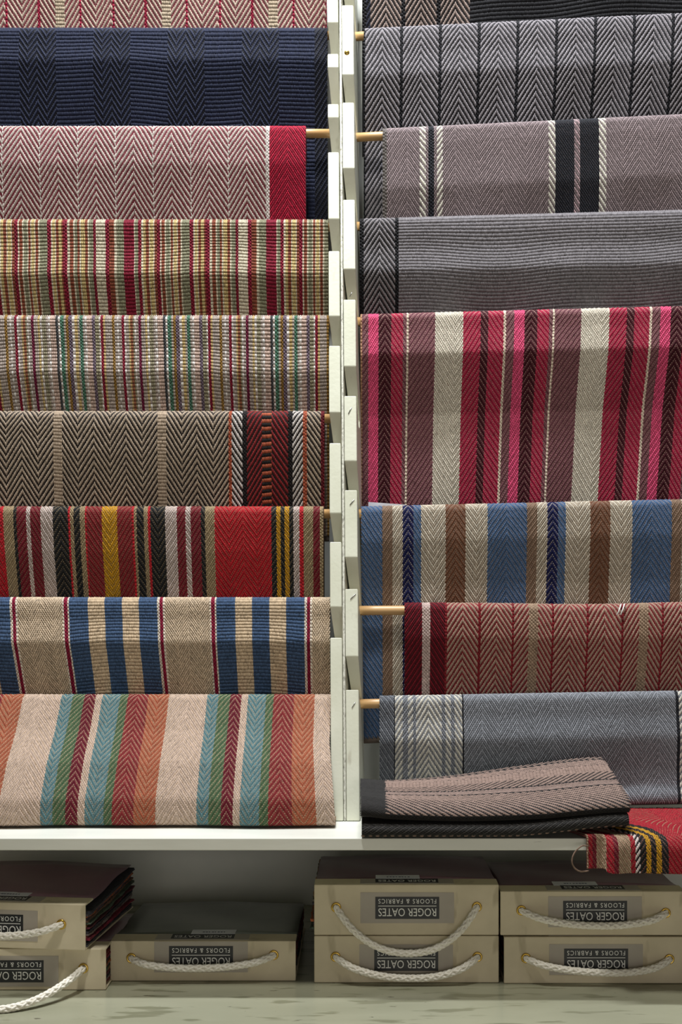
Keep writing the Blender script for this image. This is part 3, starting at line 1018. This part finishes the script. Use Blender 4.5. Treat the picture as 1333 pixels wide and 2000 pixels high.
RP = pal(r=(170, 34, 48), t=(176, 152, 126), k=(36, 35, 36), c=(120, 30, 46), w=(226, 212, 206), m=(210, 156, 40), s=(176, 132, 108), g=(150, 40, 56))
xr = lambda p_: (px2x(p_, -0.02)) / sc(-0.02)
RS = [(1152, 'W', 't', 't', ''), (1160, 'D', 'r', 's', 'd'), (1168, 'D', 'c', 's', 'd'), (1183, 'D', 't', 's', 'd'), (1186, 'W', 't', 't', ''), (1198, 'D', 'r', 's', 'd'),
      (1207, 'D', 'c', 's', 'd'), (1232, 'D', 't', 's', 'd'), (1241, 'D', 'r', 's', 'u'), (1250, 'H', 'w', 'k', 'u'), (1262, 'D', 'k', 's', 'u'), (1271, 'D', 'm', 'k', 'd'),
      (1281, 'D', 'k', 's', 'd'), (1291, 'D', 'm', 'k', 'd'), (1304, 'D', 'k', 's', 'd'), (1440, 'D', 'r', 's', 'dudu')]
RS = [(xr(a),) + tuple(r) for a, *r in RS]
weave(f_red, RS, xr(1149), 0.0, red_path.smax, sc(-0.02), RP, root, hgt=0.0016)
sheet('backing', f_red, rx0 - 0.001, rx1, 90, 0.0, red_path.smax, 60, 0.0032, cloth_mat((120, 70, 64)), root)
# loose thread at its curled selvedge
tp = [at(1150, 1653, -.016), at(1138, 1652, -.020), at(1124, 1664, -.022), at(1118, 1680, -.024), at(1122, 1694, -.024), at(1134, 1702, -.022), at(1150, 1701, -.014)]
tp2 = []
for i in range(len(tp) - 1):
    for k in range(4):
        t = k / 4
        p0_, p1_, p2_, p3_ = tp[max(i - 1, 0)], tp[i], tp[i + 1], tp[min(i + 2, len(tp) - 1)]
        tp2.append(0.5 * ((2 * p1_) + (p2_ - p0_) * t + (2 * p0_ - 5 * p1_ + 4 * p2_ - p3_) * t * t + (3 * p1_ - p0_ - 3 * p2_ + p3_) * t ** 3))
tp2.append(tp[-1])
link('loose_thread', tube_mesh('loose_thread', [p_ - Vector(roff2) for p_ in tp2], 0.0013, 8), TWINE, root, 'thin brown loose thread')

# white stitched tag on the red and tan rug; paper slip behind the blue rug
Yt, zt = rod_pos(1177)
for dx in (0.0, 0.006):
    p1_ = at(1207, 1200, Yt - 0.0245) + Vector((dx, 0, 0))
    p2_ = at(1214, 1180, Yt - 0.0155) + Vector((dx, 0, 0))
    o = link('tack_stitch', tube_mesh('tack_stitch', [p1_ + Vector((0, .006, 0)), p1_, (p1_ + p2_) / 2 + Vector((0, -.003, .001)), p2_, p2_ + Vector((0, .005, -.003))], 0.0012, 6), WHITE)
    o.parent = r6
    o.matrix_parent_inverse = Matrix.Translation(-r6.location)
    o['label'] = 'white tacking stitch'
Yp, zp = rod_pos(989)
c1, c2 = at(720, 980.5, Yp + 0.017), at(792, 985.5, Yp + 0.017)
bm = bmesh.new()
q_ = [c1, c2, c2 + Vector((0, .0, -.05)), c1 + Vector((0, .0, -.05))]
vs = [bm.verts.new(v) for v in q_] + [bm.verts.new(v + Vector((0, .0006, 0))) for v in q_]
bm.faces.new(vs[0:4]); bm.faces.new(vs[4:8][::-1])
for i in range(4):
    bm.faces.new((vs[i], vs[i + 4], vs[(i + 1) % 4 + 4], vs[(i + 1) % 4]))
o = link('paper_slip', bm_mesh('paper_slip', bm), PAPER)
tag(o, 'white paper slip peeping out behind the blue and cream striped rug', 'paper slip')


# ------------------------------------------------------------------ sample books
def text_mesh(txt, size, spacing=1.0):
    cu = bpy.data.curves.new('lettering', 'FONT')
    cu.body = txt
    cu.size = size
    cu.space_character = spacing
    cu.align_x = 'CENTER'
    cu.align_y = 'CENTER'
    cu.extrude = 0.00005
    cu.resolution_u = 3
    ob = bpy.data.objects.new('lettering', cu)
    COL.objects.link(ob)
    dg = bpy.context.evaluated_depsgraph_get()
    me = bpy.data.meshes.new_from_object(ob.evaluated_get(dg))
    me.name = 'lettering'
    bpy.data.objects.remove(ob)
    bpy.data.curves.remove(cu)
    return me


def fit_text(txt, width, height, spacing=1.0):
    me = text_mesh(txt, 0.01, spacing)
    co = np.array([v.co[:] for v in me.vertices])
    mn, mx = co.min(0), co.max(0)
    sx, sy = width / (mx[0] - mn[0]), height / (mx[1] - mn[1])
    for v in me.vertices:
        v.co.x = (v.co.x - (mn[0] + mx[0]) / 2) * sx
        v.co.y = (v.co.y - (mn[1] + mx[1]) / 2) * sy
    return me


PXB = sc(0.07)
TXT1 = fit_text('ROGER OATES', 113 * PXB, 15.5 * PXB, 1.0)
TXT2 = fit_text('FLOORS & FABRICS', 113 * PXB, 9 * PXB, 1.25)
for m_ in (TXT1, TXT2):
    m_.materials.clear()
    m_.materials.append(WHITE)

SW_COLS = [(112, 84, 66), (78, 74, 78), (120, 30, 50), (60, 58, 66), (150, 110, 70), (80, 70, 84), (44, 44, 50), (130, 60, 60), (96, 92, 84), (70, 84, 70), (150, 84, 50), (58, 46, 60), (110, 100, 96), (84, 32, 44)]
SWATCH = [noise_mat('swatch_cloth_%d' % i, tuple(int(v * .7) for v in c), tuple(min(255, int(v * 1.2)) for v in c), 260, 0.95, 0.6, (1, 1, 1)) for i, c in enumerate(SW_COLS)]


def plate_on(name, cx, cz, w_, h_, yf, mat, parent, t=0.0004):
    bm = bmesh.new()
    add_box(bm, cx - w_ / 2, cx + w_ / 2, yf - t, yf, cz - h_ / 2, cz + h_ / 2)
    return link(name, bm_mesh(name, bm), mat, parent)


def rope_mesh(pts, R):
    """laid rope: four strands wound round the centre line"""
    P = [Vector(p_) for p_ in pts]
    n = len(P)
    verts, faces = [], []
    strands, sides, r = 8, 6, R * 0.40
    Lc = [0]
    for i in range(1, n):
        Lc.append(Lc[-1] + (P[i] - P[i - 1]).length)
    N = int(Lc[-1] / 0.0016)
    cen, tan = [], []
    for i in range(N + 1):
        d = Lc[-1] * i / N
        j = max(k for k in range(n) if Lc[k] <= d + 1e-9)
        j = min(j, n - 2)
        f = (d - Lc[j]) / (Lc[j + 1] - Lc[j])
        cen.append(P[j].lerp(P[j + 1], f))
    for i in range(N + 1):
        tan.append((cen[min(i + 1, N)] - cen[max(i - 1, 0)]).normalized())
    for k in range(strands):
        base = len(verts)
        up = Vector((0, -1, 0))
        for i in range(N + 1):
            t = tan[i]
            u = (up - t * up.dot(t)).normalized()
            b_ = t.cross(u)
            hand = 1 if k % 2 else -1                      # half the strands wind each way, over and under
            d_ = (Lc[-1] * i / N) / (R * 5.2) * math.pi
            ang = 2 * math.pi * (k // 2) / 4 + hand * d_
            over = math.cos(4 * d_ + (math.pi if k % 2 else 0))
            c = cen[i] + (u * math.cos(ang) + b_ * math.sin(ang)) * (R * (0.60 + 0.09 * over))
            for q in range(sides):
                a_ = 2 * math.pi * q / sides
                verts.append(c + (u * math.cos(a_) + b_ * math.sin(a_)) * r)
        for i in range(N):
            for q in range(sides):
                a0 = base + i * sides + q
                a1 = base + i * sides + (q + 1) % sides
                faces.append((a0, a1, a1 + sides, a0 + sides))
    return mesh_np('rope_handle', np.array([v[:] for v in verts]), np.array(faces))


def book(label, px0, px1, py_top, py_bot, Y, eyes, sag, cover, zbase=None, rot=0.0, depth=0.30, label_px=None, tag_paper=None, spread=0.0,
         seed=0, ovl=0.0, ovr=0.0, fwd=0.012):
    """px0..px1 / py_top..py_bot: the front face in the photograph; Y: its distance behind the shelf's front edge"""
    rr = random.Random(seed)
    W = (px1 - px0) * sc(Y)
    x0 = px2x(px0, Y)
    zb = py2z(py_bot, Y) if zbase is None else zbase
    T = py2z(py_top, Y) - zb
    root = empty('sample_book', (x0 + W / 2, Y, zb))
    root.rotation_euler.z = rot
    tag(root, label, 'sample book', 'fabric sample books under the shelf')
    h = W / 2
    # case: front board with bent over top and bottom flaps
    bm = bmesh.new()
    t = 0.0032
    prof = [(0.30 if False else depth, 0.0), (0.0, 0.0), (0.0, T), (0.040, T + 0.0005), (0.040, T - t), (t, T - t), (t, t), (depth, t)]
    va = [bm.verts.new((-h, y, z)) for y, z in prof]
    vb = [bm.verts.new((h, y, z)) for y, z in prof]
    bm.faces.new(va); bm.faces.new(vb[::-1])
    for i in range(len(prof)):
        j = (i + 1) % len(prof)
        bm.faces.new((va[i], va[j], vb[j], vb[i]))
    case = link('case', bm_mesh('case', bm), LINEN, root)
    bv = case.modifiers.new('soft_edges', 'BEVEL'); bv.width = 0.002; bv.segments = 3; bv.limit_method = 'ANGLE'
    # cover sheet
    bm = bmesh.new()
    n = 8
    rows = []
    for i in range(n + 1):
        y = 0.0405 + (depth - 0.012 - 0.0405) * i / n
        z = T - 0.0012 - 0.010 * math.sin(math.pi * 0.5 * i / n) * (1 - spread) + spread * 0.010 * i / n
        rows.append([(x, y, z + 0.002 * math.sin(x * 22 + i)) for x in np.linspace(-h + 0.001, h - 0.001, 10)])
    vt = [[bm.verts.new(p_) for p_ in r_] for r_ in rows]
    vl = [[bm.verts.new((p_[0], p_[1], p_[2] - 0.0014)) for p_ in r_] for r_ in rows]
    for i in range(n):
        for j in range(9):
            bm.faces.new((vt[i][j], vt[i][j + 1], vt[i + 1][j + 1], vt[i + 1][j]))
            bm.faces.new((vl[i][j + 1], vl[i][j], vl[i + 1][j], vl[i + 1][j + 1]))
    for i in range(n):
        bm.faces.new((vt[i][0], vt[i + 1][0], vl[i + 1][0], vl[i][0]))
        bm.faces.new((vt[i][9], vl[i][9], vl[i + 1][9], vt[i + 1][9]))
    for j in range(9):
        bm.faces.new((vt[0][j], vl[0][j], vl[0][j + 1], vt[0][j + 1]))
        bm.faces.new((vt[n][j], vt[n][j + 1], vl[n][j + 1], vl[n][j]))
    link('cover_sheet', bm_mesh('cover_sheet', bm, True), cover, root)
    # fabric swatches between cover and case: slightly ragged sheets
    ns = 16
    zt0, zt1 = t + 0.0008, T - 0.014
    for k in range(ns):
        z0 = zt0 + (zt1 - zt0) * k / ns
        th = (zt1 - zt0) / ns * 0.9
        oa, ob = rr.uniform(-0.003, 0.0) + ovl * rr.random(), rr.uniform(-0.003, 0.0) + ovr * rr.random()
        bm = bmesh.new()
        X = np.linspace(-h - oa, h + ob, 10)
        Yv = np.linspace(0.008, depth - 0.006 - rr.uniform(0, 0.01), 14)
        grid = []
        for lay in (0, 1):
            g = []
            for i, y in enumerate(Yv):
                rowv = []
                for j, x in enumerate(X):
                    jx = (rr.uniform(0, 0.0030) if j == 0 else rr.uniform(-0.0030, 0)) if j in (0, 9) else 0
                    fanz = spread * 0.9 * (y / depth) ** 1.5 * 0.02 * (k / ns)
                    rowv.append(bm.verts.new((x + jx, y, z0 + lay * th + fanz + (rr.uniform(-.0009, .0009) if j in (0, 9) else 0))))
                g.append(rowv)
            grid.append(g)
        for i in range(13):
            for j in range(9):
                bm.faces.new((grid[1][i][j], grid[1][i][j + 1], grid[1][i + 1][j + 1], grid[1][i + 1][j]))
                bm.faces.new((grid[0][i][j + 1], grid[0][i][j], grid[0][i + 1][j], grid[0][i + 1][j + 1]))
        for i in range(13):
            bm.faces.new((grid[0][i][0], grid[1][i][0], grid[1][i + 1][0], grid[0][i + 1][0]))
            bm.faces.new((grid[1][i][9], grid[0][i][9], grid[0][i + 1][9], grid[1][i + 1][9]))
        for j in range(9):
            bm.faces.new((grid[1][0][j], grid[0][0][j], grid[0][0][j + 1], grid[1][0][j + 1]))
            bm.faces.new((grid[0][13][j], grid[1][13][j], grid[1][13][j + 1], grid[0][13][j + 1]))
        link('swatch', bm_mesh('swatch', bm), SWATCH[(k * 5 + seed) % len(SWATCH)], root)
    # front label, upside down
    sp = sc(Y)
    lx, ly = (0.0, 0.0) if label_px is None else ((label_px[0] - (px0 + px1) / 2) * sp, 0)
    lz = (py_bot - label_px[1]) * sp if label_px is not None else T * 0.55
    lab = plate_on('label', lx, lz, 183 * sp, 60 * sp, -0.0001, STICKER, root)
    lab['label'] = 'grey sticker'
    plate_on('black_panel', lx, lz, 125 * sp, 43 * sp, -0.0006, BLACK, lab)
    M = Matrix.Rotation(math.pi / 2, 4, 'X')
    M180 = Matrix.Rotation(math.pi, 4, 'Z')
    for me, dz in ((TXT1, -8.5), (TXT2, 13.0)):
        o = link('lettering', me, WHITE, lab)
        o.matrix_local = Matrix.Translation((lx, -0.0011, lz + dz * sp)) @ M @ M180
    bmr = bmesh.new()
    add_box(bmr, lx - 57 * sp, lx + 57 * sp, -0.0012, -0.0010, lz + 3.2 * sp, lz + 4.4 * sp)
    link('rule', bm_mesh('rule', bmr), WHITE, lab)
    # the same label on the flap on top
    zt = T + 0.0004
    bm = bmesh.new(); add_box(bm, lx - 92 * sp, lx + 92 * sp, 0.006, 0.039, zt - 0.0003, zt + 0.0003)
    tl = link('top_label', bm_mesh('top_label', bm), STICKER, root)
    bm = bmesh.new(); add_box(bm, lx - 62 * sp, lx + 62 * sp, 0.012, 0.0375, zt + 0.0003, zt + 0.0006)
    link('black_panel', bm_mesh('black_panel', bm), BLACK, tl)
    o = link('lettering', TXT1, WHITE, tl)
    o.matrix_local = Matrix.Translation((lx, 0.022, zt + 0.0009)) @ M180
    if tag_paper is not None:
        bm = bmesh.new(); tx = tag_paper * sp
        add_box(bm, tx, tx + 88 * sp, 0.037, 0.062, T + 0.0008, T + 0.0012)
        tg = link('paper_tag', bm_mesh('paper_tag', bm), PAPER, root)
        bm = bmesh.new()
        for i in range(8):
            add_box(bm, tx + (22 + i * 6) * sp, tx + (22 + i * 6 + rr.uniform(2.5, 5)) * sp, 0.046, 0.050, T + 0.0012, T + 0.0014)
        link('printed_line', bm_mesh('printed_line', bm), PAPER_INK, tg)
    # eyelets and rope
    ex = [((e[0] - (px0 + px1) / 2) * sp, (py_bot - e[1]) * sp) for e in eyes]
    for (xx, zz) in ex:
        bm = bmesh.new()
        ring = []
        for i in range(18):
            a_ = 2 * math.pi * i / 18
            ring.append([bm.verts.new((xx + math.cos(a_) * (0.0066 + 0.0017 * math.cos(b_)), -0.0012 + 0.0017 * math.sin(b_), zz + math.sin(a_) * (0.0066 + 0.0017 * math.cos(b_))))
                         for b_ in [2 * math.pi * j / 8 for j in range(8)]])
        for i in range(18):
            for j in range(8):
                bm.faces.new((ring[i][j], ring[i][(j + 1) % 8], ring[(i + 1) % 18][(j + 1) % 8], ring[(i + 1) % 18][j]))
        link('eyelet', bm_mesh('eyelet', bm, True), BRASS, root)
    (xa, za), (xb, zb2) = ex
    pts = []
    nn = 28
    sx_, sz_ = (sag[0] - (px0 + px1) / 2) * sp, (py_bot - sag[1]) * sp
    u0 = (sx_ - xa) / (xb - xa)
    dip = sz_ - (za + (zb2 - za) * u0)
    for i in range(nn + 1):
        u = i / nn
        x = xa + (xb - xa) * u
        q = (1 - abs((u - u0) / (u0 if u < u0 else 1 - u0)) ** 2.3)
        out = fwd * (min(1, 9 * u, 9 * (1 - u)) if fwd < 0.02 else math.sin(math.pi * u) ** 0.7) + 0.004
        if fwd > 0.02:
            q = min(q, 1.0)
        pts.append((x, -out if 0 < i < nn else -0.001, za + (zb2 - za) * u + dip * q))
    pts = [(xa, 0.002, za)] + pts + [(xb, 0.002, zb2)]
    link('rope_handle', rope_mesh(pts, 0.0058), ROPE, root)
    return root


zb2 = ZB + 0.0004
b5 = book('cream sample book under the one with the deepest rope handle, nearest the folded rug sample', 614, 975, 1828, 1920, 0.07, [(656, 1869), (933, 1869)], (806, 1905),
          COVER_PLUM, zbase=zb2, seed=5, label_px=(794, 1875), depth=0.28)
b4 = book('cream sample book with deep drooping rope, its whole label uncovered', 614, 975, 1728, 1826.5, 0.07, [(657, 1772), (932, 1771)], (800, 1856),
          COVER_PLUM, zbase=py2z(1826.5, 0.07), seed=4, label_px=(796, 1773), tag_paper=-60, depth=0.28, ovl=0.010)
b7 = book('cream sample book under another, label half hidden by its nearly straight rope', 985, 1350, 1830, 1924, 0.066, [(1028, 1874), (1308, 1876)], (1195, 1897),
          COVER_PLUM, zbase=zb2, seed=7, label_px=(1165, 1877), depth=0.28)
b6 = book('cream sample book below the curled scarlet sample, on top of its stack', 978, 1340, 1741, 1827, 0.068, [(1019, 1778), (1301, 1783)], (1165, 1803),
          COVER_PLUM, zbase=py2z(1827.5, 0.066), seed=6, label_px=(1163, 1781), tag_paper=-70, depth=0.28)
b3 = book('single cream sample book with grey green cover, lying alone between two stacks', 215, 578, 1838, 1917, 0.079, [(257, 1872), (535, 1866)], (395, 1886),
          COVER_GREEN, zbase=zb2, seed=3, label_px=(393, 1870), tag_paper=-30, depth=0.30)
b2 = book('cream sample book with long rope drooping to the base, under a fanned book', -158, 207, 1853, 1936, 0.034, [(-110, 1890), (163, 1893)], (20, 1930),
          COVER_PLUM, zbase=zb2, seed=2, label_px=(23, 1899), depth=0.27, fwd=0.10)
b1 = book('cream sample book with ragged fabric swatches fanning out of its side', -192, 172, 1762, 1851, 0.034, [(-148, 1802), (124, 1801)], (-15, 1822),
          COVER_PLUM, zbase=py2z(1853, 0.034) + 0.0012, seed=1, label_px=(-15, 1806), tag_paper=-40, depth=0.26, spread=1.0, rot=-0.10, ovr=0.008)
